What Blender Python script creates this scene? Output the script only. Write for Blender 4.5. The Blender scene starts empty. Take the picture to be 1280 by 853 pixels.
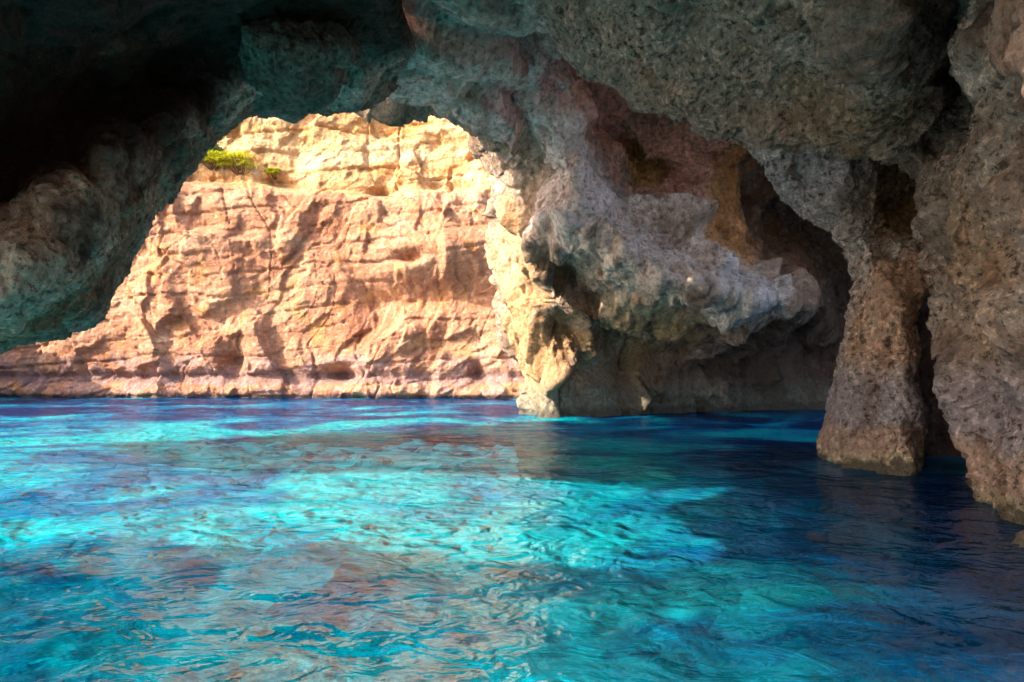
import bpy, math, random
import numpy as np
from mathutils import Vector

sc = bpy.context.scene
# ------------------------------------------------------------------ camera
F = 853.0            # focal length in photo pixels (1280 wide)
CAMZ, HOR = 2.0, 470.0
cd = bpy.data.cameras.new('camera')
cam = bpy.data.objects.new('camera', cd)
sc.collection.objects.link(cam)
cam.location = (0, 0, CAMZ)
cam.rotation_euler = (math.radians(90), 0, 0)
cd.sensor_width = 36.0
cd.lens = 36.0 * F / 1280.0
cd.shift_y = (HOR - 426.5) / 1280.0
cd.clip_start = 0.05
cd.clip_end = 2000
sc.camera = cam

# ------------------------------------------------------------------ sky, sun, exposure
SUN_DIR = Vector((-0.76, -0.36, 0.55)).normalized()      # towards the sun
w = bpy.data.worlds.new('World'); sc.world = w; w.use_nodes = True
nt = w.node_tree
bg = nt.nodes['Background']
sky = nt.nodes.new('ShaderNodeTexSky'); sky.sky_type = 'NISHITA'; sky.sun_disc = False
sky.dust_density = 4.0; sky.ozone_density = 0.4; sky.air_density = 0.8
sky.sun_elevation = math.asin(SUN_DIR.z)
sky.sun_rotation = math.atan2(SUN_DIR.x, SUN_DIR.y)
nt.links.new(sky.outputs[0], bg.inputs[0]); bg.inputs[1].default_value = 0.13
sd = bpy.data.lights.new('sun', 'SUN'); sd.energy = 2.35; sd.angle = math.radians(0.5); sd.color = (1, 0.91, 0.79)
sun = bpy.data.objects.new('sun', sd); sc.collection.objects.link(sun)
sun.rotation_euler = SUN_DIR.to_track_quat('Z', 'Y').to_euler()
sun.location = (-40, -30, 60)
vs = sc.view_settings
vs.view_transform = 'Standard'; vs.look = 'None'; vs.gamma = 1.0; vs.use_curve_mapping = False
vs.exposure = 2.45
sc.render.engine = 'CYCLES'
sc.cycles.use_denoising = True
sc.cycles.max_bounces = 8; sc.cycles.diffuse_bounces = 4; sc.cycles.glossy_bounces = 3
sc.cycles.transparent_max_bounces = 8; sc.cycles.transmission_bounces = 6
sc.cycles.blur_glossy = 1.0; sc.cycles.caustics_reflective = True; sc.cycles.caustics_refractive = True
sc.cycles.sample_clamp_indirect = 4.0

# ------------------------------------------------------------------ numpy noise
_rng = np.random.default_rng(7)
_perm = np.concatenate([_rng.permutation(256)] * 2).astype(np.int32)
_g = _rng.normal(size=(256, 3)).astype(np.float32); _g /= np.linalg.norm(_g, axis=1)[:, None]

def _perlin(p):
    i = np.floor(p).astype(np.int32); f = p - i
    i &= 255
    u = f * f * f * (f * (f * 6 - 15) + 10)
    def gr(dx, dy, dz):
        h = _perm[_perm[_perm[(i[:, 0] + dx) & 255] + ((i[:, 1] + dy) & 255)] + ((i[:, 2] + dz) & 255)]
        g = _g[h]
        return g[:, 0] * (f[:, 0] - dx) + g[:, 1] * (f[:, 1] - dy) + g[:, 2] * (f[:, 2] - dz)
    x0 = gr(0, 0, 0); x0 += u[:, 0] * (gr(1, 0, 0) - x0)
    x1 = gr(0, 1, 0); x1 += u[:, 0] * (gr(1, 1, 0) - x1)
    x2 = gr(0, 0, 1); x2 += u[:, 0] * (gr(1, 0, 1) - x2)
    x3 = gr(0, 1, 1); x3 += u[:, 0] * (gr(1, 1, 1) - x3)
    y0 = x0 + u[:, 1] * (x1 - x0); y1 = x2 + u[:, 1] * (x3 - x2)
    return (y0 + u[:, 2] * (y1 - y0)) * 1.6

def perlin(p):
    p = np.ascontiguousarray(p, np.float32)
    out = np.empty(len(p), np.float32)
    for k in range(0, len(p), 150000):
        out[k:k + 150000] = _perlin(p[k:k + 150000])
    return out

def fbm(p, freq, octaves=3, gain=0.5, ridged=False, off=0.0):
    s = np.zeros(len(p), np.float32); a = 1.0; t = 0
    for k in range(octaves):
        n = perlin(p * freq + off + 17.3 * k)
        if ridged: n = 1 - 2 * np.abs(n)
        s += a * n; t += a; a *= gain; freq *= 2.03
    return s / t

def warp(p, freq, amt, off=0.0):
    return p + amt * np.stack([perlin(p * freq + off + 31), perlin(p * freq + off + 77), perlin(p * freq + off + 119)], 1)

def cells(p, freq, seed=0, ani=(1, 1, 1), slope=0.5, step=0.5, soft=0.25):
    """Voronoi cells: (height of tilted-plane facets with softened borders, distance to the cell centre)"""
    q = (np.asarray(p) * freq * np.asarray(ani)).astype(np.float32)
    out = np.empty(len(q), np.float32); dst = np.empty(len(q), np.float32)
    tab = np.random.default_rng(100 + seed).random((256, 7)).astype(np.float32)
    for k in range(0, len(q), 100000):
        c = q[k:k + 100000]; i = np.floor(c).astype(np.int32)
        b1 = np.full(len(c), 1e9, np.float32); b2 = b1.copy(); v1 = np.zeros(len(c), np.float32); v2 = v1.copy()
        for dx in (-1, 0, 1):
            for dy in (-1, 0, 1):
                for dz in (-1, 0, 1):
                    j = i + (dx, dy, dz)
                    h = _perm[_perm[_perm[j[:, 0] & 255] + (j[:, 1] & 255)] + (j[:, 2] & 255)]
                    t = tab[h]
                    d = c - (j + t[:, :3]); d2 = (d * d).sum(1)
                    v = ((t[:, 3:6] - 0.5) * d).sum(1) * 2 * slope + (t[:, 6] - 0.5) * 2 * step
                    m = d2 < b1; m2 = (~m) & (d2 < b2)
                    b2 = np.where(m, b1, np.where(m2, d2, b2)); v2 = np.where(m, v1, np.where(m2, v, v2))
                    b1 = np.where(m, d2, b1); v1 = np.where(m, v, v1)
        b1 = np.sqrt(b1); b2 = np.sqrt(b2)
        wt = 0.5 + 0.5 * np.clip((b2 - b1) / soft, 0, 1)
        out[k:k + 100000] = v1 * wt + v2 * (1 - wt); dst[k:k + 100000] = b1
    return out / freq, dst

def facets(p, freq, slope=0.5, step=0.5, seed=0, ani=(1, 1, 1), soft=0.25):
    return cells(p, freq, seed, ani, slope, step, soft)[0]

def pits(p, freq, seed=0, ani=(1, 1, 1)):
    d = cells(p, freq, seed, ani)[1]
    return -np.clip(1 - d / 0.55, 0, 1) ** 1.3

# ------------------------------------------------------------------ mesh helpers
def mesh_obj(name, v, f, mat=None, smooth=True, link=True):
    me = bpy.data.meshes.new(name)
    v = np.asarray(v, np.float32); f = np.asarray(f, np.int32)
    me.vertices.add(len(v)); me.vertices.foreach_set('co', v.ravel())
    n = f.shape[1]
    me.loops.add(f.size); me.loops.foreach_set('vertex_index', f.ravel())
    me.polygons.add(len(f)); me.polygons.foreach_set('loop_start', np.arange(0, f.size, n, dtype=np.int32))
    me.update(calc_edges=True); me.validate()
    if smooth: me.polygons.foreach_set('use_smooth', np.ones(len(me.polygons), bool))
    o = bpy.data.objects.new(name, me)
    if link: sc.collection.objects.link(o)
    if mat: me.materials.append(mat)
    return o

def co(me):
    a = np.empty(len(me.vertices) * 3, np.float32); me.vertices.foreach_get('co', a); return a.reshape(-1, 3)
def nor(me):
    a = np.empty(len(me.vertices) * 3, np.float32); me.vertex_normals.foreach_get('vector', a); return a.reshape(-1, 3)

def tag(o, label=None, cat=None, group=None, kind=None):
    for k, v in (('label', label), ('category', cat), ('group', group), ('kind', kind)):
        if v: o[k] = v
    return o

def empty(name, loc, label, cat, group=None):
    e = bpy.data.objects.new(name, None); sc.collection.objects.link(e)
    e.location = loc; e.empty_display_size = 0.5
    return tag(e, label, cat, group)

def child(o, p):
    o.parent = p; o.matrix_parent_inverse.identity()
    o.location = Vector(o.location) - Vector(p.location)

def tps(ctrl):
    """smooth depth through guide points (thin plate spline)"""
    c = np.asarray(ctrl, float); xy = c[:, :2] / 300.0; n = len(c)
    def k(r2): return np.where(r2 > 0, r2 * np.log(np.maximum(r2, 1e-12)), 0)
    A = np.zeros((n + 3, n + 3))
    A[:n, :n] = k(((xy[:, None] - xy[None]) ** 2).sum(-1)) + np.eye(n) * 0.004
    P = np.c_[np.ones(n), xy]; A[:n, n:] = P; A[n:, :n] = P.T
    wt = np.linalg.solve(A, np.r_[np.log(c[:, 2]), 0, 0, 0])
    def f(q):
        q = q / 300.0
        return np.exp(k(((q[:, None] - xy[None]) ** 2).sum(-1)) @ wt[:n] + np.c_[np.ones(len(q)), q] @ wt[n:])
    return f

def poly_dist(q, poly):
    """signed distance (inside positive) and nearest point on the outline"""
    P = np.asarray(poly, float); Q = np.roll(P, -1, 0)
    best = np.full(len(q), 1e9); near = np.zeros_like(q); ins = np.zeros(len(q), bool)
    for a, b in zip(P, Q):
        ab = b - a; t = np.clip(((q - a) @ ab) / max(ab @ ab, 1e-9), 0, 1)
        pt = a + t[:, None] * ab; d = np.hypot(*(q - pt).T)
        m = d < best; best[m] = d[m]; near[m] = pt[m]
        if a[1] != b[1]:
            c = ((a[1] > q[:, 1]) != (b[1] > q[:, 1])) & (q[:, 0] < (b[0] - a[0]) * (q[:, 1] - a[1]) / (b[1] - a[1]) + a[0])
            ins ^= c
    return np.where(ins, best, -best), near

def at(px, py, d):
    """point at depth d (metres ahead) seen at photo pixel px, py"""
    return np.stack([(px - 640.0) / F * d, d + 0 * px, CAMZ + (HOR - py) / F * d], -1)

def crinkle(poly, amp=5.0, seg=14.0, seed=1):
    """break an outline into small uneven steps"""
    r = np.random.default_rng(seed); out = []
    P = np.asarray(poly, float)
    for a, b in zip(P, np.roll(P, -1, 0)):
        L = np.hypot(*(b - a)); n = max(1, int(L / seg))
        if L > 400: n = max(1, int(L / 80))
        nrm = np.array([-(b - a)[1], (b - a)[0]]) / max(L, 1e-6)
        for i in range(n):
            j = 0 if i == 0 else r.normal() * amp * 0.5
            out.append(a + (b - a) * i / n + nrm * j)
    return np.array(out)

def mass(name, poly, ctrl, thick, voxel, disp, mat, step=6, curl_px=26, curl_m=1.2, seed=1, amp=4.0, lo=2.5, hi=60):
    """a solid rock mass: shaped front, real thickness behind it, remeshed and broken up by noise"""
    poly = crinkle(poly, amp, seed=seed)
    x0, y0 = poly.min(0); x1, y1 = poly.max(0)
    xs = np.arange(x0 - step, x1 + 2 * step, step); ys = np.arange(y0 - step, y1 + 2 * step, step)
    X, Y = np.meshgrid(xs, ys); q = np.stack([X.ravel(), Y.ravel()], 1)
    sdist, near = poly_dist(q, poly)
    W = len(xs); H = len(ys)
    ins = (sdist > -step * 0.75)
    snap = np.abs(sdist) <= step * 0.75
    q = np.where(snap[:, None], near, q); sdist = np.where(snap, 0, sdist)
    I = np.arange(W * H).reshape(H, W)
    quads = np.stack([I[:-1, :-1], I[:-1, 1:], I[1:, 1:], I[1:, :-1]], -1).reshape(-1, 4)
    quads = quads[ins[quads].all(1)]
    used = np.unique(quads); mp = np.full(W * H, -1); mp[used] = np.arange(len(used)); quads = mp[quads]
    q = q[used]; sdist = sdist[used]
    d = np.clip(tps(ctrl)(q), lo, hi)
    t = np.clip(1 - sdist / curl_px, 0, 1)
    df = d + curl_m * (1 - np.sqrt(np.maximum(0, 1 - t * t)))
    db = np.maximum(df + 0.25, d + thick)
    # back runs upward and away along the line of sight, a little smaller than the front
    V = np.concatenate([at(q[:, 0], q[:, 1], df), at(q[:, 0], q[:, 1], db)])
    n = len(q)
    e = np.concatenate([quads[:, [0, 1]], quads[:, [1, 2]], quads[:, [2, 3]], quads[:, [3, 0]]])
    key = np.sort(e, 1); key = key[:, 0].astype(np.int64) * n + key[:, 1]
    u, inv, cnt = np.unique(key, return_inverse=True, return_counts=True)
    be = e[cnt[inv] == 1]
    fr = quads[:, ::-1]; bk = quads + n
    side = np.stack([be[:, 0], be[:, 1], be[:, 1] + n, be[:, 0] + n], 1)
    o = mesh_obj(name + '_cage', V, np.concatenate([fr, bk, side]))
    return remesh(o, name, voxel, disp, mat)

def remesh(o, name, voxel, disp, mat):
    m = o.modifiers.new('r', 'REMESH'); m.mode = 'VOXEL'; m.voxel_size = voxel; m.use_smooth_shade = True
    dg = bpy.context.evaluated_depsgraph_get()
    me = bpy.data.meshes.new_from_object(o.evaluated_get(dg))
    old = o.data; bpy.data.objects.remove(o); bpy.data.meshes.remove(old)
    p = co(me); nn = nor(me)
    v = p - (0, 0, CAMZ); v /= np.linalg.norm(v, axis=1)[:, None]; away = (v * nn).sum(1)      # the buried rear of a mass stays plain
    k = away < 0.6; wt = np.clip((0.6 - away[k]) / 0.25, 0, 1)
    q = p.copy(); q[k] += disp(p[k], nn[k]) * wt[:, None]
    me.vertices.foreach_set('co', q.astype(np.float32).ravel()); me.update()
    me.polygons.foreach_set('use_smooth', np.ones(len(me.polygons), bool))
    me.name = name
    me.materials.clear(); me.materials.append(mat)
    r = bpy.data.objects.new(name, me); sc.collection.objects.link(r)
    return r

# ------------------------------------------------------------------ materials
class NT:
    def __init__(s, name):
        s.m = bpy.data.materials.new(name); s.m.use_nodes = True
        s.t = s.m.node_tree; s.t.nodes.clear()
        s.pos = s.n('ShaderNodeNewGeometry').outputs['Position']
    def n(s, typ, **kw):
        nd = s.t.nodes.new(typ)
        for k, v in kw.items(): setattr(nd, k, v)
        return nd
    def set(s, sock, v):
        if hasattr(v, 'is_output') or isinstance(v, bpy.types.NodeSocket): s.t.links.new(v, sock)
        elif isinstance(v, (tuple, list)) and len(v) == 3 and sock.type == 'RGBA': sock.default_value = (*v, 1)
        else: sock.default_value = v
    def noise(s, scale, detail=4, rough=0.6, vec=None, dist=0.0, out=0):
        nd = s.n('ShaderNodeTexNoise'); s.set(nd.inputs['Vector'], vec or s.pos)
        nd.inputs['Scale'].default_value = scale; nd.inputs['Detail'].default_value = detail
        nd.inputs['Roughness'].default_value = rough; nd.inputs['Distortion'].default_value = dist
        return nd.outputs[out]
    def voro(s, scale, feature='F1', vec=None, out=0, rand=1.0):
        nd = s.n('ShaderNodeTexVoronoi', feature=feature); s.set(nd.inputs['Vector'], vec or s.pos)
        nd.inputs['Scale'].default_value = scale; nd.inputs['Randomness'].default_value = rand
        return nd.outputs[out]
    def math(s, op, a, b=0.0, c=None):
        nd = s.n('ShaderNodeMath', operation=op); s.set(nd.inputs[0], a); s.set(nd.inputs[1], b)
        if c is not None: s.set(nd.inputs[2], c)
        return nd.outputs[0]
    def mul(s, vec, v):
        nd = s.n('ShaderNodeVectorMath', operation='MULTIPLY'); s.set(nd.inputs[0], vec); nd.inputs[1].default_value = v
        return nd.outputs[0]
    def rng(s, v, a, b, c=0.0, d=1.0, smooth=True):
        nd = s.n('ShaderNodeMapRange', interpolation_type='SMOOTHSTEP' if smooth else 'LINEAR', clamp=True)
        s.set(nd.inputs['Value'], v)
        for k, x in zip(('From Min', 'From Max', 'To Min', 'To Max'), (a, b, c, d)): nd.inputs[k].default_value = x
        return nd.outputs[0]
    def ramp(s, v, stops):
        nd = s.n('ShaderNodeValToRGB'); s.set(nd.inputs[0], v); el = nd.color_ramp.elements
        while len(el) < len(stops): el.new(0.5)
        for e, (p, c) in zip(el, stops): e.position = p; e.color = (*c, 1)
        return nd.outputs[0]
    def mix(s, f, a, b, mode='MIX'):
        nd = s.n('ShaderNodeMix', data_type='RGBA', blend_type=mode)
        s.set(nd.inputs[0], f); s.set(nd.inputs[6], a); s.set(nd.inputs[7], b)
        return nd.outputs[2]
    def z(s):
        nd = s.n('ShaderNodeSeparateXYZ'); s.set(nd.inputs[0], s.pos); return nd.outputs
    def near(s, c, r, jitter=None):
        """1 near a point of the rock, fading with a ragged border"""
        nd = s.n('ShaderNodeVectorMath', operation='DISTANCE'); s.set(nd.inputs[0], s.pos); nd.inputs[1].default_value = c
        v = nd.outputs['Value']
        j = s.math('MULTIPLY', s.math('SUBTRACT', jitter or s.noise(1.2 / r ** 0.5, 6, 0.65), 0.5), 1.8 * r)
        return s.rng(s.math('ADD', v, j), r * 0.75, r * 1.15, 1.0, 0.0)
    def bump(s, h, dist, strength=1.0, nrm=None):
        nd = s.n('ShaderNodeBump'); s.set(nd.inputs['Height'], h); nd.inputs['Distance'].default_value = dist
        nd.inputs['Strength'].default_value = strength
        if nrm is not None: s.set(nd.inputs['Normal'], nrm)
        return nd.outputs[0]
    def finish(s, col, nrm=None, rough=0.9, spec=0.2):
        b = s.n('ShaderNodeBsdfPrincipled'); s.set(b.inputs['Base Color'], col); s.set(b.inputs['Roughness'], rough)
        b.inputs['Specular IOR Level'].default_value = spec
        if nrm is not None: s.set(b.inputs['Normal'], nrm)
        o = s.n('ShaderNodeOutputMaterial'); s.t.links.new(b.outputs[0], o.inputs[0]); return s.m

def rock_mat(name, tones, scale, bumpd=0.06, fine=14.0, tide=True, speckle=0.8, spk=((0.25, 0.22, 0.19), (1.8, 1.76, 1.72)), mineral_shade=True):
    s = NT(name)
    big = s.noise(scale, 6, 0.62, dist=0.6)
    col = s.ramp(s.rng(big, 0.3, 0.7, smooth=False), tones)
    sp = s.noise(fine * 0.55, 9, 0.70)
    if mineral_shade:                                     # stains of other minerals plus painted shade and lit tones, carried by the mesh
        at_ = s.n('ShaderNodeAttribute', attribute_name='mineral_shade')
        k = s.math('MULTIPLY', at_.outputs['Alpha'], s.rng(sp, 0.36, 0.5, 0.6, 1.0))
        col = s.mix(k, col, at_.outputs['Color'])
    drip = s.noise(fine * 0.14, 6, 0.65, vec=s.mul(s.pos, (1.0, 1.0, 0.22)))            # seepage stains run down the rock
    col = s.mix(s.math('MULTIPLY', s.rng(drip, 0.53, 0.63), 0.6), col, (0.50, 0.38, 0.28), 'MULTIPLY')
    col = s.mix(s.math('MULTIPLY', s.rng(drip, 0.45, 0.36), 0.5), col, (1.45, 1.42, 1.42), 'MULTIPLY')
    speckle = s.rng(big, 0.38, 0.58, speckle * 0.5, speckle)
    col = s.mix(s.math('MULTIPLY', s.rng(sp, 0.53, 0.60), speckle), col, spk[1], 'MULTIPLY')
    col = s.mix(s.math('MULTIPLY', s.rng(sp, 0.47, 0.40), speckle), col, spk[0], 'MULTIPLY')  # dark pits and light ridges: relief shading painted into the colour
    h1 = s.noise(fine * 0.16, 9, 0.66)
    h = s.math('ADD', s.math('MULTIPLY', h1, 4.0), s.math('MULTIPLY', sp, 1.8))
    n = s.bump(h, bumpd, 1.0)
    return s.finish(col, n)

def stain_and_shade(o, tints, tide=None):
    """mineral colours of the rock: soft-edged patches (centre, radius, colour, strength) and the belts of the splash zone"""
    me = o.data; p = co(me)
    c = np.zeros((len(p), 4), np.float32); c[:, :3] = 0.3
    j = fbm(p, 0.45, 5, 0.6)
    def over(k, col):
        a0 = c[:, 3]; a1 = k + a0 * (1 - k)
        c[:, :3] = (np.asarray(col) * k[:, None] + c[:, :3] * (a0 * (1 - k))[:, None]) / np.maximum(a1, 1e-4)[:, None]
        c[:, 3] = a1
    def sm(v, a, b):
        t = np.clip((v - a) / (b - a), 0, 1); return t * t * (3 - 2 * t)
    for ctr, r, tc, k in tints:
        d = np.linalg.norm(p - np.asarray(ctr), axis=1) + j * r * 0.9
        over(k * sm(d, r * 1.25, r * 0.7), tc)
    if tide:
        zz = p[:, 2] + 0.35 * j + 0.25 * fbm(p, 2.0, 3)
        for z1, z0, tc, k in tide: over(k * sm(zz, z1, z0), tc)
    at_ = me.color_attributes.new('mineral_shade', 'FLOAT_COLOR', 'POINT'); at_.data.foreach_set('color', c.ravel())

TIDE = ((2.6, 1.6, (0.30, 0.255, 0.275), 0.8), (1.05, 0.8, (0.42, 0.27, 0.195), 0.85), (0.42, 0.15, (0.50, 0.41, 0.25), 0.8), (0.24, 0.10, (0.05, 0.045, 0.035), 0.85))

def P(px, py, d): return tuple(float(x) for x in at(np.float64(px), np.float64(py), np.float64(d)))

def cliff_mat():
    s = NT('cliff_limestone')
    strat = s.mul(s.pos, (0.12, 0.12, 1.0))
    big = s.noise(0.16, 8, 0.6, dist=0.5)
    band = s.noise(0.5, 8, 0.7, vec=strat, dist=0.3)
    col = s.ramp(s.rng(s.math('ADD', s.math('MULTIPLY', big, 0.6), s.math('MULTIPLY', band, 0.4)), 0.35, 0.66, smooth=False),
                 [(0.0, (0.23, 0.085, 0.042)), (0.35, (0.34, 0.145, 0.078)), (0.65, (0.40, 0.20, 0.115)), (1.0, (0.50, 0.31, 0.20))])
    z = s.z()[2]
    zz = s.math('ADD', z, s.math('MULTIPLY', s.math('SUBTRACT', s.noise(0.25, 5, 0.6), 0.5), 3.0))
    cream = s.ramp(s.rng(band, 0.34, 0.66, smooth=False), [(0, (0.40, 0.18, 0.05)), (0.4, (0.49, 0.29, 0.13)), (1, (0.58, 0.43, 0.26))])
    col = s.mix(s.rng(s.math('ADD', zz, s.math('MULTIPLY', s.math('MINIMUM', s.math('ADD', s.z()[0], 14.0), 0.0), 0.13)), 17.4, 18.8), col, cream)
    och = s.rng(s.noise(0.35, 6, 0.65), 0.52, 0.66)
    col = s.mix(s.math('MULTIPLY', och, 0.55), col, (0.5, 0.22, 0.06))
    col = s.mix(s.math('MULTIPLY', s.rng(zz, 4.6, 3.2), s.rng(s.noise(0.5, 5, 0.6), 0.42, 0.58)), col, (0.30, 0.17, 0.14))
    zt = s.math('ADD', z, s.math('MULTIPLY', s.math('SUBTRACT', s.noise(0.5, 4, 0.6), 0.5), 0.8))
    belt = s.math('MULTIPLY', s.rng(zt, 1.15, 1.45), s.rng(zt, 2.6, 2.1))
    col = s.mix(s.math('MULTIPLY', belt, 0.75), col, (0.20, 0.125, 0.12))
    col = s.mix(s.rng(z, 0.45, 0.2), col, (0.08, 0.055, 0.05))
    sp = s.noise(2.2, 8, 0.75)
    col = s.mix(s.math('MULTIPLY', s.rng(sp, 0.52, 0.36), 0.75), col, (0.26, 0.115, 0.06))
    col = s.mix(s.math('MULTIPLY', s.rng(sp, 0.54, 0.68), 0.5), col, (0.68, 0.50, 0.35))
    n = s.bump(s.math('ADD', s.noise(0.8, 8, 0.66), s.math('MULTIPLY', band, 0.5)), 0.8, 0.9)
    return s.finish(col, n)

# ------------------------------------------------------------------ water and seabed
def water_mat():
    s = NT('sea_water')
    st = s.mul(s.pos, (1.0, 1.05, 1.0))
    h = s.math('ADD', s.noise(0.9, 2, 0.5, vec=st, dist=0.8), s.math('MULTIPLY', s.noise(2.6, 2, 0.5, vec=st, dist=1.2), 0.38))
    h = s.math('ADD', h, s.math('MULTIPLY', s.noise(8.0, 1, 0.5, vec=st, dist=0.8), 0.06))
    n = s.bump(h, 0.12, 0.9)
    nr = s.bump(h, 0.42, 1.0)
    fr = s.n('ShaderNodeFresnel'); fr.inputs['IOR'].default_value = 1.25; s.set(fr.inputs['Normal'], n)
    gl = s.n('ShaderNodeBsdfGlossy'); gl.inputs['Roughness'].default_value = 0.03; s.set(gl.inputs['Normal'], n)
    tint = (0.03, 0.78, 0.95)
    tr = s.n('ShaderNodeBsdfTransparent'); s.set(tr.inputs[0], tint)
    rf = s.n('ShaderNodeBsdfRefraction'); s.set(rf.inputs['Color'], tint); rf.inputs['IOR'].default_value = 1.333
    rf.inputs['Roughness'].default_value = 0.0; s.set(rf.inputs['Normal'], nr)
    # light scattered back by the water itself: turquoise over shallows, deep blue over holes in the bed
    xy = s.z()
    deep = s.math('MAXIMUM', s.rng(xy[1], 20.0, 44.0), s.rng(s.math('SUBTRACT', xy[0], s.math('MULTIPLY', xy[1], 0.16)), 0.6, 4.5))
    sh = s.math('SUBTRACT', s.math('ADD', s.noise(0.14, 5, 0.6, dist=1.0), 0.03), s.math('MULTIPLY', deep, 0.13))      # the bed drops away to the right and offshore
    wc = s.ramp(sh, [(0.38, (0.0, 0.03, 0.15)), (0.47, (0.0, 0.18, 0.44)), (0.56, (0.0, 0.62, 0.72))])
    df = s.n('ShaderNodeBsdfDiffuse'); s.set(df.inputs[0], wc); s.set(df.inputs['Normal'], nr)
    def mx(f, a, b):
        m = s.n('ShaderNodeMixShader'); s.set(m.inputs[0], f); s.t.links.new(a.outputs[0], m.inputs[1]); s.t.links.new(b.outputs[0], m.inputs[2]); return m
    body = mx(0.55, tr, rf)
    body = mx(0.36, body, df)
    surf = mx(s.math('MULTIPLY', fr.outputs[0], 0.25), body, gl)
    o = s.n('ShaderNodeOutputMaterial'); s.t.links.new(surf.outputs[0], o.inputs[0])
    return s.m

def seabed_mat():
    s = NT('seabed_sand')
    z = s.z()[2]
    sand = s.ramp(s.noise(0.9, 6, 0.6), [(0.3, (0.50, 0.52, 0.45)), (0.7, (0.72, 0.74, 0.65))])
    weed = s.ramp(s.noise(2.5, 6, 0.7), [(0.3, (0.02, 0.06, 0.085)), (0.7, (0.07, 0.17, 0.20))])
    m = s.rng(s.noise(0.42, 8, 0.68, dist=0.5), 0.51, 0.56)
    sp = s.z()
    # sea-grass meadow towards the right-hand wall and a strip in the left foreground
    r = s.rng(s.math('ADD', sp[0], s.math('MULTIPLY', s.noise(0.25, 5, 0.6), 6.0)), 7.5, 10.5)
    m = s.math('MAXIMUM', m, r)
    col = s.mix(m, sand, weed)
    n = s.bump(s.noise(1.5, 8, 0.65), 0.4, 0.8)
    return s.finish(col, n)

def build_water():
    # grid that gets coarser with distance
    v = np.linspace(0, 1, 620); y = -14 + 76.5 * v ** 1.7
    u = np.linspace(-1, 1, 620)
    Y, U = np.meshgrid(y, u, indexing='ij')
    X = U * (12 + 0.95 * np.maximum(Y + 6, 4)) - 2
    p = np.stack([X, Y, 0 * X], -1).reshape(-1, 3)
    q = warp(p, 0.15, 1.2)
    st = q * (1.0, 1.7, 1.0)
    h = 0.09 * fbm(st, 0.22, 2) + 0.055 * fbm(st, 0.7, 2, 0.5)
    p[:, 2] = h
    n = 620; I = np.arange(n * n).reshape(n, n)
    f = np.stack([I[:-1, :-1], I[:-1, 1:], I[1:, 1:], I[1:, :-1]], -1).reshape(-1, 4)[:, ::-1]
    o = mesh_obj('water', p, f, water_mat()); o['kind'] = 'structure'
    xs = np.linspace(-75, 60, 500); ys = np.linspace(-20, 75, 380)
    X, Y = np.meshgrid(xs, ys); p = np.stack([X.ravel(), Y.ravel(), 0 * X.ravel()], 1)
    p[:, 2] = -3.0 + 1.0 * fbm(p, 0.12, 3) + 0.35 * fbm(p, 0.6, 3) + 0.5 * facets(warp(p, 0.4, 0.6), 0.6, 0.5, 0.3, 30) - 0.03 * np.clip(p[:, 1] - 20, 0, 50)
    I = np.arange(len(p)).reshape(X.shape)
    f = np.stack([I[:-1, :-1], I[:-1, 1:], I[1:, 1:], I[1:, :-1]], -1).reshape(-1, 4)
    o = mesh_obj('seabed', p, f, seabed_mat()); o['kind'] = 'structure'
build_water()

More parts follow.
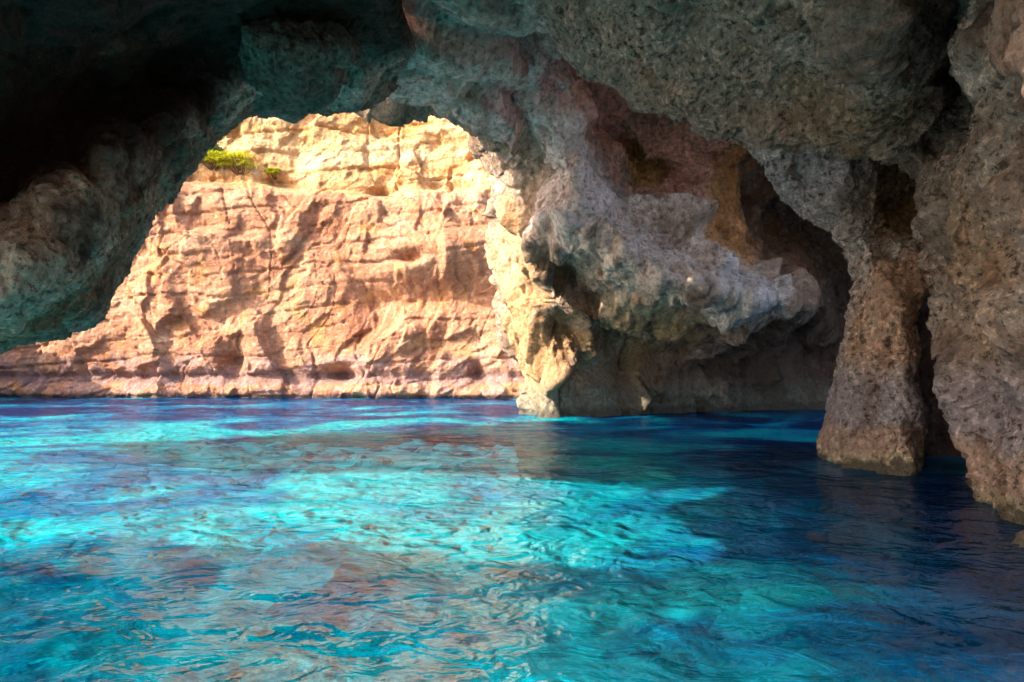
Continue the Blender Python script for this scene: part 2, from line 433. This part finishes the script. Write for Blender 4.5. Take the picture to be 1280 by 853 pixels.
# ------------------------------------------------------------------ far cliff
def build_cliff():
    nx, nz = 820, 430
    x = np.linspace(-60, 22, nx); z = np.linspace(-5, 40, nz)
    X, Z = np.meshgrid(x, z); p0 = np.stack([X.ravel(), np.full(X.size, 60.0), Z.ravel()], 1)
    q = warp(p0, 0.09, 2.5)
    y = np.zeros(len(q))
    y -= 1.5 * fbm(q * (1, 1, 1.3), 0.07, 2)
    y -= 0.5 * facets(warp(q, 0.3, 0.8), 0.17, 0.4, 0.12, 1, (1.0, 1, 0.7), 0.12)
    y -= 0.42 * facets(warp(q, 0.6, 0.4), 0.42, 0.42, 0.16, 2, (1, 1, 0.9), 0.1)
    y -= 0.4 * facets(warp(q, 1.0, 0.2), 1.1, 0.4, 0.2, 3, (0.8, 1, 1.2), 0.12)
    y -= 0.12 * fbm(q, 1.0, 5, 0.7, ridged=True)
    # bedding: each bed juts a little and is undercut below
    bz = p0[:, 2] * 0.55 - 0.03 * p0[:, 0] + 0.35 * perlin(p0 * 0.1) + 0.08 * perlin(p0 * 0.6); fr_ = bz - np.floor(bz)
    y += 0.42 * np.clip(0.45 + perlin(q * (0.06, 1, 0.4)), 0, 1) * (0.5 - np.minimum(fr_ * 6, 1) * (1 - 0.4 * fr_))
    # vertical joints
    jx = np.abs(perlin(q * (0.22, 1, 0.05) + 9)); y += 0.3 * np.clip(1 - jx / 0.03, 0, 1) * np.clip(0.4 + perlin(q * 0.15 + 3), 0, 1)
    Zc = p0[:, 2] + 0.9 * perlin(p0 * 0.12) - 1.2 - 0.13 * np.clip(-p0[:, 0] - 14, 0, 30)
    # ledge with an undercut notch at the foot of the pale band, pale band set back
    led = 1 / (1 + np.exp(-(Zc - 17.0) / 0.35))
    y += 1.7 * led + 0.06 * np.clip(Zc - 17, 0, 40)
    y += 1.3 * np.exp(-((Zc - 17.6) / 0.55) ** 2) * np.clip(0.5 + 1.5 * perlin(p0 * (0.3, 1, 0.1)), 0, 1.4)
    # overhanging brow on the right and hollow below it
    y -= 1.6 * np.exp(-((p0[:, 0] + 5) / 7) ** 2 - ((Zc - 11.5) / 2.2) ** 2)
    y += 1.8 * np.exp(-((p0[:, 0] + 7) / 7) ** 2 - ((Zc - 7.5) / 1.8) ** 2)
    # sea-level notch
    y += 0.5 * np.exp(-((p0[:, 2] - 1.9) / 0.5) ** 2) - 0.4 * np.exp(-((p0[:, 2] - 0.6) / 0.6) ** 2)
    for cx, cz, rx, rz, dd in ((-25.5, 3.4, 0.9, 1.3, 2.0), (-15.5, 2.2, 1.6, 0.7, 2.2), (-9, 12.3, 1.4, 0.5, 1.6), (-3, 2.4, 0.6, 0.9, 1.4)):
        y += dd * np.exp(-((p0[:, 0] - cx) / rx) ** 2 - ((p0[:, 2] - cz) / rz) ** 2)
    y -= 0.11 * (p0[:, 0] + 10)
    P1 = p0.copy(); P1[:, 1] += y
    P1[:, 2] += 0.25 * fbm(q, 0.4, 3)
    V = np.concatenate([P1, p0 + (0, 14, 0)])
    I = np.arange(nx * nz).reshape(nz, nx)
    f = np.stack([I[:-1, :-1], I[:-1, 1:], I[1:, 1:], I[1:, :-1]], -1).reshape(-1, 4)
    b = f[:, ::-1] + nx * nz
    ring = np.concatenate([I[0, :], I[1:, -1], I[-1, -2::-1], I[-2:0:-1, 0]]); r2 = np.roll(ring, -1)
    s = np.stack([r2, ring, ring + nx * nz, r2 + nx * nz], 1)
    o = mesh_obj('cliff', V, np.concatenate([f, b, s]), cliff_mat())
    tag(o, 'sunlit orange limestone cliff across the water beyond the cave mouth', 'cliff')
    return o, P1.reshape(nz, nx, 3)
cliff, cliff_pts = build_cliff()

# ------------------------------------------------------------------ left arch with dark ceiling
TONES_ARCH = [(0.0, (0.10, 0.062, 0.04)), (0.45, (0.18, 0.125, 0.085)), (1.0, (0.31, 0.235, 0.17))]
def d_near(big, mid, fine, seed, vert=1.0):
    def f(p, n):
        off = seed * 13.7; av = (1, 1, vert)
        q = warp(p, 0.35, 0.5, off)
        a = big * fbm(q, 0.28, 2, off=off)
        a += mid * 1.2 * facets(warp(q, 0.8, 0.25, off), 0.8, 0.5, 0.25, seed, av)
        a += mid * 0.55 * facets(warp(p, 1.6, 0.12, off), 2.1, 0.5, 0.3, seed + 40, av)
        a += mid * 0.4 * fbm(q * av, 1.3, 4, 0.6, ridged=True, off=off)
        for fq, dp in ((0.55, 0.16), (1.4, 0.07)):                      # joints and fractures
            g = np.abs(perlin(warp(p, 1.2, 0.15, off) * fq * np.array((1, 1, 0.6)) + off + 41)); a -= dp * np.clip(1 - g / 0.05, 0, 1) * np.clip(0.6 + 1.2 * perlin(p * 0.4 + off), 0, 1)
        patch = np.clip(0.55 + 1.1 * fbm(p, 0.5, 2, off=off + 5), 0, 1.3)
        a += fine * 2.2 * patch * pits(warp(warp(p, 0.9, 0.35, off), 3.5, 0.16, off), 2.6, seed + 60)
        a += fine * 1.6 * fbm(warp(p, 1.5, 0.2, off), 3.0, 3, 0.65, ridged=True, off=off + 3)
        return a[:, None] * n
    return f

arch_poly = [(-90, 420), (-60, 444), (0, 428), (60, 414), (105, 400), (130, 380), (140, 352), (156, 318), (176, 288), (195, 250),
             (215, 225), (245, 196), (272, 163), (320, 135), (345, 140), (365, 149), (388, 135), (440, 135), (468, 122), (490, 112),
             (500, 90), (512, 62), (503, 30), (490, 0), (480, -150), (60, -150), (-120, -200), (-250, -160), (-250, 230), (-130, 300)]
arch_ctrl = [(0, 428, 15.6), (60, 415, 16.2), (105, 400, 17), (140, 352, 17.6), (176, 288, 18.6), (215, 225, 19.6), (272, 163, 21), (320, 135, 22), (388, 135, 23), (490, 112, 24),      # far lip of the opening
             (0, 398, 13.2), (60, 370, 13.6), (100, 330, 14.2), (128, 296, 14.8), (160, 250, 15.8), (205, 195, 17.2), (255, 150, 18.8), (310, 118, 20.2), (380, 112, 21), (440, 112, 21.6),               # ridge between underside and flank
             (0, 340, 12.4), (0, 296, 12.3), (60, 300, 13.0), (60, 240, 13.2), (120, 240, 14.4), (130, 170, 14.6), (190, 170, 16.4), (215, 130, 17.2), (260, 118, 18.4), (320, 100, 20),
             (0, 255, 14.8), (0, 150, 13.8), (0, 0, 10.5), (60, 195, 16), (125, 130, 17.4), (130, 80, 16), (130, 0, 12), (225, 95, 19.8), (250, 50, 18), (250, 0, 14.5), (375, 50, 19.8), (450, 40, 19.8), (480, 0, 16.5),
             (-90, 430, 14), (-90, 300, 11.5), (-90, 200, 12.5), (-250, -160, 7), (-250, 200, 10.5), (60, -150, 8.6), (480, -150, 11)]
M_arch = rock_mat('arch_rock', TONES_ARCH, 0.5, bumpd=0.08, fine=12, tide=False)
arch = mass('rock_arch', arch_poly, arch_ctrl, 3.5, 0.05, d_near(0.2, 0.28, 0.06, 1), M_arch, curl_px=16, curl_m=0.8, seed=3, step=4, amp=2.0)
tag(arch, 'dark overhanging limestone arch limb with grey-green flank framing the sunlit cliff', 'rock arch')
stain_and_shade(arch, ((P(40, 320, 12.8), 3.2, (0.50, 0.36, 0.25), 0.85), (P(130, 230, 14.6), 2.4, (0.52, 0.37, 0.26), 0.85), (P(210, 160, 16.8), 2.4, (0.56, 0.38, 0.27), 0.85), (P(300, 110, 19.4), 2.0, (0.56, 0.37, 0.27), 0.85), (P(60, 410, 15), 1.6, (0.20, 0.12, 0.055), 0.75), (P(165, 300, 16.6), 1.3, (0.24, 0.14, 0.07), 0.7), (P(225, 205, 18), 1.1, (0.26, 0.14, 0.07), 0.7),  # paler lit flank and browner shaded underside painted into the colour
             (P(-10, 120, 13.6), 3.0, (0.055, 0.022, 0.012), 0.97), (P(10, 30, 11.3), 3.4, (0.055, 0.022, 0.012), 0.97), (P(80, 150, 15.5), 2.0, (0.055, 0.024, 0.013), 0.97), (P(180, 60, 17), 3.0, (0.055, 0.022, 0.012), 0.97),  # near-black hollow: shade of the ceiling painted into its colour
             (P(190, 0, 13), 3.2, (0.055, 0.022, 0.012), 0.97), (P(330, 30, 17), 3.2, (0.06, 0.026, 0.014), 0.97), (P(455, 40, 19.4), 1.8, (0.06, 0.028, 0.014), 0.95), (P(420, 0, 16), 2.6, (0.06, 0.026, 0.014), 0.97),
             (P(390, 116, 21), 1.6, (0.60, 0.38, 0.28), 0.8), (P(450, 108, 21.6), 1.4, (0.60, 0.38, 0.28), 0.8)), None)

# ------------------------------------------------------------------ headland in the middle
head_poly = [(450, 60), (474, 92), (498, 110), (540, 122), (590, 150), (618, 182), (634, 215), (632, 260), (624, 320), (632, 370), (640, 420), (658, 460), (664, 490), (664, 600),
             (900, 620), (1290, 620), (1290, 200), (1000, 60), (780, -20), (700, -80), (430, -80), (430, 0)]
head_ctrl = [(440, 136, 25), (490, 113, 25.5), (540, 122, 26.5), (590, 150, 28.5), (634, 215, 33), (624, 320, 35), (640, 420, 35), (664, 490, 34.5), (668, 522, 33.4), (672, 600, 33.2),
             (530, 40, 22.5), (600, 60, 24), (430, -60, 19), (430, 0, 22), (430, 80, 25), (700, -60, 17), (650, 20, 21), (640, 120, 27.5), (680, 180, 29.5), (715, 60, 28), (700, 240, 29.5), (690, 320, 29.8), (660, 325, 31),
             (696, 352, 31.8), (684, 420, 32.0), (686, 480, 32.3), (688, 522, 32.6), (720, 450, 33.0), (720, 522, 33.1), (760, 480, 34.4), (800, 522, 35.0), (800, 600, 35.0), (880, 517, 37.4), (1000, 515, 40), (1000, 600, 40), (1200, 560, 34),
             (760, 130, 31), (790, 200, 35), (765, 180, 34), (765, 225, 34), (712, 150, 28.9), (722, 210, 28.3), (726, 255, 28.2), (860, 220, 34), (830, 130, 31), (900, 170, 33), (740, 280, 29), (800, 300, 28.2), (830, 320, 28.3), (760, 335, 28.8), (820, 362, 28), (880, 386, 28.3), (940, 390, 28.7), (982, 384, 28.8), (760, 354, 31.2), (820, 386, 31.4), (880, 408, 32.6), (940, 410, 36), (985, 404, 39),
             (860, 260, 33), (910, 290, 35), (960, 320, 39), (1020, 350, 42.5), (1060, 420, 43), (960, 430, 39), (900, 440, 36.6), (800, 420, 33.8), (760, 400, 33.4), (830, 470, 36), (940, 470, 38.5), (1200, 300, 34), (1290, 400, 32), (1000, 150, 32), (1290, 200, 28)]
M_head = rock_mat('headland_rock', [(0, (0.17, 0.105, 0.07)), (0.4, (0.29, 0.195, 0.135)), (0.7, (0.38, 0.28, 0.21)), (1, (0.50, 0.40, 0.33))], 0.22, bumpd=0.12, fine=8, speckle=0.55, tide=False)
def d_head(p, n):
    q = warp(p, 0.2, 0.9)
    a = 0.4 * fbm(q, 0.2, 2) + 0.8 * facets(warp(q, 0.4, 0.3), 0.36, 0.55, 0.2, 5, (1, 1, 0.8), 0.1)
    a += 0.45 * facets(warp(q, 0.9, 0.2), 1.0, 0.55, 0.25, 6, (1.2, 1.2, 0.7), 0.12)
    a += 0.22 * fbm(q * (1, 1, 0.55), 0.8, 3, 0.55, ridged=True) + 0.13 * fbm(warp(p, 0.8, 0.3), 1.8, 3, 0.65, ridged=True)
    for fq, dp in ((0.28, 0.3), (0.7, 0.14)):
        g = np.abs(perlin(warp(p, 0.6, 0.3) * fq * np.array((1, 1, 0.6)) + 41)); a -= dp * np.clip(1 - g / 0.04, 0, 1) * np.clip(0.6 + 1.2 * perlin(p * 0.2), 0, 1)
    a += 0.14 * np.clip(0.4 + fbm(p, 0.3, 2), 0, 1) * pits(warp(p, 1.2, 0.2), 1.4, 7)
    return a[:, None] * n
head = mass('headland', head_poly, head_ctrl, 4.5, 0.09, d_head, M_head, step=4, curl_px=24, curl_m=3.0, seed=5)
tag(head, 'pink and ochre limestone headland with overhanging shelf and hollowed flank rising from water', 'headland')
stain_and_shade(head, ((P(600, 70, 24), 4.5, (0.82, 0.47, 0.36), 0.92), (P(680, 20, 19), 4, (0.66, 0.37, 0.27), 0.85), (P(890, 250, 34), 4.2, (0.62, 0.29, 0.105), 0.92), (P(740, 90, 29), 3.6, (0.80, 0.41, 0.31), 0.95), (P(840, 165, 32.5), 3.6, (0.74, 0.38, 0.27), 0.92), (P(650, 120, 27.6), 2.4, (0.80, 0.48, 0.40), 0.88),  # pink and pale rock, brightened and reddened to replace missing warm light
                         (P(790, 215, 34.6), 1.7, (0.42, 0.23, 0.05), 0.85), (P(990, 310, 39), 4.0, (0.18, 0.085, 0.04), 0.8), (P(970, 450, 39), 5.0, (0.075, 0.055, 0.042), 0.85), (P(715, 240, 29.5), 2.4, (0.84, 0.64, 0.55), 0.9), (P(700, 180, 29.5), 1.4, (0.84, 0.64, 0.55), 0.9), (P(830, 320, 28), 3.4, (0.72, 0.53, 0.41), 0.85), (P(940, 370, 28.4), 2.0, (0.52, 0.48, 0.44), 0.8),  # dark brown chamber patches paint its shade into the rock
                         (P(800, 430, 32), 2.8, (0.24, 0.17, 0.06), 0.6), (P(850, 460, 33), 2.6, (0.32, 0.16, 0.05), 0.4), (P(760, 500, 32.6), 1.5, (0.20, 0.25, 0.20), 0.7), (P(850, 505, 34), 1.5, (0.20, 0.23, 0.18), 0.6),
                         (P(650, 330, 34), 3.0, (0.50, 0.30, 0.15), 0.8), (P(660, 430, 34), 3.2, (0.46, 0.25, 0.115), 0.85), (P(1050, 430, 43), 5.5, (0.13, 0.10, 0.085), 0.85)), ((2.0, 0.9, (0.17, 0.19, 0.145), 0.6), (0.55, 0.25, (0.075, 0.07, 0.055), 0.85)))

# ------------------------------------------------------------------ pillar
pil_poly = [(900, 120), (938, 162), (955, 185), (968, 215), (990, 245), (1020, 262), (1050, 276), (1070, 310), (1078, 350), (1076, 400), (1065, 450), (1052, 500), (1046, 540), (1044, 578), (1040, 680),
            (1146, 690), (1145, 600), (1137, 500), (1138, 400), (1148, 330), (1166, 285), (1200, 240), (1200, 90), (950, 60)]
pil_ctrl = [(900, 120, 15.8), (955, 185, 15.6), (1000, 230, 15.8), (1050, 276, 15.6), (1078, 350, 15.6), (1065, 450, 15.6), (1046, 578, 15.7), (1040, 680, 15.7), (1152, 600, 13.2), (1152, 690, 13.2), (1146, 500, 13.6),
            (1110, 250, 16.6), (1150, 290, 16.2), (1100, 350, 14.9), (1148, 400, 14.2), (1060, 230, 15.2), (1000, 120, 15), (1200, 150, 15), (1130, 200, 16.4), (1200, 90, 14)]
M_pil = rock_mat('pillar_rock', [(0, (0.30, 0.205, 0.16)), (0.5, (0.47, 0.35, 0.285)), (1, (0.62, 0.51, 0.45))], 0.6, speckle=1.0, bumpd=0.1, fine=13)
pillar = mass('rock_pillar', pil_poly, pil_ctrl, 2.2, 0.036, d_near(0.16, 0.36, 0.065, 4, 0.5), M_pil, step=3, curl_px=16, curl_m=0.7, seed=8, amp=3)
tag(pillar, 'flared limestone pillar standing in the water beside a dark cleft', 'rock pillar', kind='thing')
stain_and_shade(pillar, ((P(1110, 380, 14.8), 1.6, (0.62, 0.36, 0.23), 0.8), (P(1110, 250, 16.4), 1.2, (0.28, 0.14, 0.05), 0.85), (P(1020, 220, 15.7), 1.1, (0.36, 0.32, 0.34), 0.6)), TIDE)

# ------------------------------------------------------------------ near roof and right-hand wall
wall_poly = [(690, -40), (698, 10), (716, 48), (745, 80), (800, 112), (850, 140), (900, 152), (940, 160), (985, 176), (1040, 180), (1092, 188), (1125, 207), (1152, 237), (1176, 275), (1191, 320), (1194, 400),
             (1200, 460), (1210, 520), (1224, 560), (1232, 600), (1245, 700), (1330, 800), (1900, 1000), (1900, -600), (690, -600)]
wall_ctrl = [(1214, 600, 13), (1230, 680, 12.8), (1280, 650, 9.6), (1280, 760, 9.4), (1330, 800, 7.8), (1200, 520, 12.6), (1182, 400, 12.6), (1182, 320, 12.6), (1240, 400, 10.2), (1280, 400, 8.8), (1280, 300, 8.2), (1280, 150, 7.6), (1280, 0, 7),
             (1240, 180, 9.6), (1150, 100, 11.4), (1130, 20, 9.8), (1092, 188, 13.6), (1000, 100, 13), (1000, 0, 10.5), (850, 100, 15), (850, 0, 12), (716, 48, 17), (700, 0, 15), (940, 160, 15.2), (800, 110, 16.2),
             (1205, 90, 14.2), (1200, 20, 13.0), (1215, 160, 13.2), (1235, 60, 8.6), (700, -600, 5), (1280, -600, 3.6), (1600, 400, 5.0), (1600, 800, 4.8), (1900, 400, 3.8), (1900, 1000, 3.8), (1900, -500, 3.0), (1000, -300, 5.8)]
M_wall = rock_mat('cave_wall_rock', [(0, (0.22, 0.135, 0.095)), (0.5, (0.41, 0.28, 0.21)), (1, (0.60, 0.46, 0.38))], 0.55, speckle=1.0, bumpd=0.1, fine=12)
wall = mass('cave_wall', wall_poly, wall_ctrl, 4.0, 0.043, d_near(0.3, 0.5, 0.09, 9), M_wall, curl_px=22, curl_m=1.0, seed=12)
tag(wall, 'rough pitted limestone wall and vault curving up from the water', 'cave wall', kind='thing')
stain_and_shade(wall, ((P(1240, 330, 9.8), 1.5, (0.60, 0.36, 0.22), 0.7), (P(1010, 60, 12), 0.9, (0.44, 0.44, 0.42), 0.6), (P(800, 60, 15), 4.0, (0.50, 0.285, 0.195), 0.8), (P(960, 60, 12.5), 3.0, (0.48, 0.29, 0.205), 0.75), (P(1060, 130, 12.6), 1.4, (0.34, 0.19, 0.09), 0.6)), TIDE)  # upper patches reddened to cancel teal light bounced off the water

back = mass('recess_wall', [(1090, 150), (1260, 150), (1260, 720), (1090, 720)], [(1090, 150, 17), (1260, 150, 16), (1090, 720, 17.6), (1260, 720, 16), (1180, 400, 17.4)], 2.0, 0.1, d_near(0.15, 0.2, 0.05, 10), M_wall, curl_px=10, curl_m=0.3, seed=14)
stain_and_shade(back, ((P(1180, 400, 17), 8, (0.045, 0.025, 0.015), 0.95),), None)  # shade of the cleft painted as near-black rock
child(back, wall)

# unseen cliffs, added for warm bounce from the right and darker reflections left
def d_added_cliff(p, n):
    q = warp(p, 0.08, 2.0)
    return (1.5 * fbm(q, 0.07, 2) + 0.9 * facets(q, 0.25, 0.5, 0.2, 20) + 0.4 * fbm(q, 0.5, 3, ridged=True))[:, None] * n
def build_added_cliff(name, x, y, dx, hs, label):
    V = []
    for k, h in enumerate(hs):
        for a, b in zip(x, y): V.append((a + math.copysign(0.5 * k * k * 0.4, dx), b, h))
    for h in hs:
        for a, b in zip(x, y): V.append((a + dx, b, h))
    I = np.arange(16).reshape(4, 4); f = np.stack([I[:-1, :-1], I[:-1, 1:], I[1:, 1:], I[1:, :-1]], -1).reshape(-1, 4)
    ring = np.concatenate([I[0, :], I[1:, -1], I[-1, -2::-1], I[-2:0:-1, 0]]); r2 = np.roll(ring, -1)
    o = mesh_obj(name + '_cage', V, np.concatenate([f[:, ::-1], f + 16, np.stack([ring, r2, r2 + 16, ring + 16], 1)]))
    o = remesh(o, name, 0.4, d_added_cliff, cliff.data.materials[0])
    return tag(o, label, 'cliff')
build_added_cliff('added_cliff', (16, 19, 15, 17), (-3, -16, -30, -48), 12, (-5, 8, 16, 24), 'unseen limestone cliff added behind the camera to bounce warm sunlight')
build_added_cliff('added_cliff', (-48, -44, -47, -52), (-30, 0, 30, 62), -10, (-5, 3, 7, 11), 'unseen low limestone cliff added on the left to darken sky reflections')

# unseen rock roof, added to keep sun off the pillar, wall and near water
def slab(name, pts, z0, z1, voxel, disp, mat):
    n = len(pts); V = [(x, y, z0) for x, y in pts] + [(x, y, z1) for x, y in pts]
    import bmesh
    bm = bmesh.new(); vs_ = [bm.verts.new(v) for v in V]
    bm.faces.new(vs_[:n][::-1]); bm.faces.new(vs_[n:])
    for i in range(n): bm.faces.new((vs_[i], vs_[(i + 1) % n], vs_[n + (i + 1) % n], vs_[n + i]))
    bmesh.ops.triangulate(bm, faces=bm.faces[:]); bmesh.ops.recalc_face_normals(bm, faces=bm.faces[:])
    me = bpy.data.meshes.new(name); bm.to_mesh(me); bm.free()
    o = bpy.data.objects.new(name + '_cage', me); sc.collection.objects.link(o)
    return remesh(o, name, voxel, disp, mat)

roof = slab('added_roof', [(-9, 2.8), (3, 2.4), (6, 2.8), (6, 10.5), (2, 11.2), (-3, 10.8), (-5, 10.2), (-6.2, 9.2), (-7.4, 9.6), (-8.2, 8.0), (-9.4, 7.4), (-8.6, 6.0), (-9.8, 4.6)], 8.9, 19.0, 0.12, d_near(1.3, 0.5, 0.05, 15), M_wall)
stain_and_shade(roof, ())
roof['kind'] = 'structure'
for pts in ([(-11.4, -7), (-7, -7.5), (-6.4, 2.6), (-9.3, 2.9), (-10.4, 1.2), (-11.6, -1.2)], [(-26, -9), (-14.2, -9), (-13.6, -2.5), (-14.6, 0.2), (-19, 0.8), (-26, 0)], [(-14, 11), (1, 11.4), (1, 15.2), (-14, 15)]):  # unseen slabs, added to shade strips of water and stop stray sun
    e_ = slab('added_roof_slab', pts, 12.6 if pts[0][1] > 5 else 8.8, 19 if pts[0][1] > 5 else 11, 0.2, d_near(1.5, 0.5, 0.05, 16), M_wall); stain_and_shade(e_, ()); child(e_, roof)

# knob of rock hanging under the arch
def blob(name, c, r, voxel, disp, mat):
    import bmesh
    bm = bmesh.new(); bmesh.ops.create_icosphere(bm, subdivisions=3, radius=1.0)
    for v in bm.verts: v.co = Vector((v.co.x * r[0], v.co.y * r[1], v.co.z * r[2])) + Vector(c)
    me = bpy.data.meshes.new(name); bm.to_mesh(me); bm.free()
    o = bpy.data.objects.new(name + '_cage', me); sc.collection.objects.link(o)
    return remesh(o, name, voxel, disp, mat)
knob = blob('hanging_boulder', P(372, 76, 18.6), (1.25, 1.8, 0.66), 0.045, d_near(0.5, 0.55, 0.06, 17), M_arch)
stain_and_shade(knob, ((P(372, 72, 17), 3, (0.26, 0.16, 0.11), 0.85),))
knob['label'] = 'grey rounded block bulging below the dark ceiling'
child(knob, arch)

# ------------------------------------------------------------------ shrubs on the cliff ledge
def leaf_mat(name, a, b):
    s = NT(name); r = s.n('ShaderNodeAttribute', attribute_name='leaf_tone').outputs['Fac']
    col = s.mix(r, a, b)
    d = s.n('ShaderNodeBsdfDiffuse'); s.set(d.inputs[0], col)
    t = s.n('ShaderNodeBsdfTranslucent'); s.set(t.inputs[0], col)
    m = s.n('ShaderNodeMixShader'); m.inputs[0].default_value = 0.35
    s.t.links.new(d.outputs[0], m.inputs[1]); s.t.links.new(t.outputs[0], m.inputs[2])
    o = s.n('ShaderNodeOutputMaterial'); s.t.links.new(m.outputs[0], o.inputs[0]); return s.m
M_leaf = leaf_mat('shrub_leaf', (0.26, 0.29, 0.015), (0.52, 0.50, 0.03))
M_leaf2 = leaf_mat('shrub_leaf_grey', (0.05, 0.085, 0.03), (0.13, 0.16, 0.06))
sb = NT('shrub_bark'); M_bark = sb.finish(sb.ramp(sb.noise(6, 4), [(0.3, (0.06, 0.04, 0.025)), (0.7, (0.14, 0.1, 0.07))]))
flat = cliff_pts.reshape(-1, 3)
pix = np.stack([640 + flat[:, 0] / flat[:, 1] * F, HOR - (flat[:, 2] - CAMZ) / flat[:, 1] * F], 1)
def shrub(px, py, wpx, hpx, mat, label, seed):
    r = np.random.default_rng(seed)
    k = np.argmin(((pix - (px, py)) ** 2).sum(1) + flat[:, 1] * 0.05)
    base = flat[k]; dd = base[1]; w_, h_ = wpx / F * dd / 2, 1.25 * hpx / F * dd
    e = empty('shrub', tuple(base), label, 'shrub', 'shrubs on the cliff ledge')
    nb = 16; V = []; Fc = []; T = []
    tuft = np.stack([r.uniform(-0.85, 0.85, nb) * w_, -r.uniform(0.2, 1.1, nb) * min(w_, 1.3), r.uniform(0.15, 0.75, nb) * h_], 1)
    tr = r.uniform(0.26, 0.45, nb) * h_
    for c, rad in zip(tuft, tr):
        tone = r.uniform(0, 0.6)
        for _ in range(170):
            d = r.normal(size=3); d /= np.linalg.norm(d); d[2] = abs(d[2]) * 0.9 - 0.25
            p = c + d * rad * r.uniform(0.6, 1.1) * (1.25, 1, 0.9)
            a = r.normal(size=3); a /= np.linalg.norm(a); b = np.cross(a, r.normal(size=3)); b /= np.linalg.norm(b)
            L = r.uniform(0.05, 0.10); i = len(V)
            V += [p - a * L, p + b * L * 0.45, p + a * L, p - b * L * 0.45]; Fc.append((i, i + 1, i + 2, i + 3)); T += [np.clip(tone + r.uniform(0, 0.4), 0, 1)] * 4
    o = mesh_obj('foliage', V, Fc, mat, smooth=False); at_ = o.data.attributes.new('leaf_tone', 'FLOAT', 'POINT'); at_.data.foreach_set('value', np.array(T, np.float32))
    o.parent = e
    V = []; Fc = []
    for c in tuft:
        i = len(V); a = np.array((c[0] * 0.2, 0.25, -0.2)); 
        for q, rr in ((a, 0.05), (c, 0.02)):
            for m in range(5): V.append(q + rr * np.array((math.cos(m * 1.2566), math.sin(m * 1.2566), 0)))
        Fc += [(i + m, i + (m + 1) % 5, i + 5 + (m + 1) % 5, i + 5 + m) for m in range(5)]
    st = mesh_obj('stem', V, Fc, M_bark); st.parent = e
for a in ((238, 208, 46, 20, M_leaf, 'low yellow-green shrub growing at the left end of the cliff ledge', 1), (268, 212, 42, 20, M_leaf, 'widest yellow-green shrub in the middle of the clump on the cliff ledge', 2),
          (300, 217, 52, 20, M_leaf, 'yellow-green shrub at the right end of the clump on the cliff ledge', 3), (262, 198, 36, 15, M_leaf2, 'grey-green shrub growing above the yellow-green ones on the cliff ledge', 4),
          (343, 221, 14, 9, M_leaf, 'tiny lone green shrub in a crack beside the clump on the cliff', 5)):
    shrub(*a)
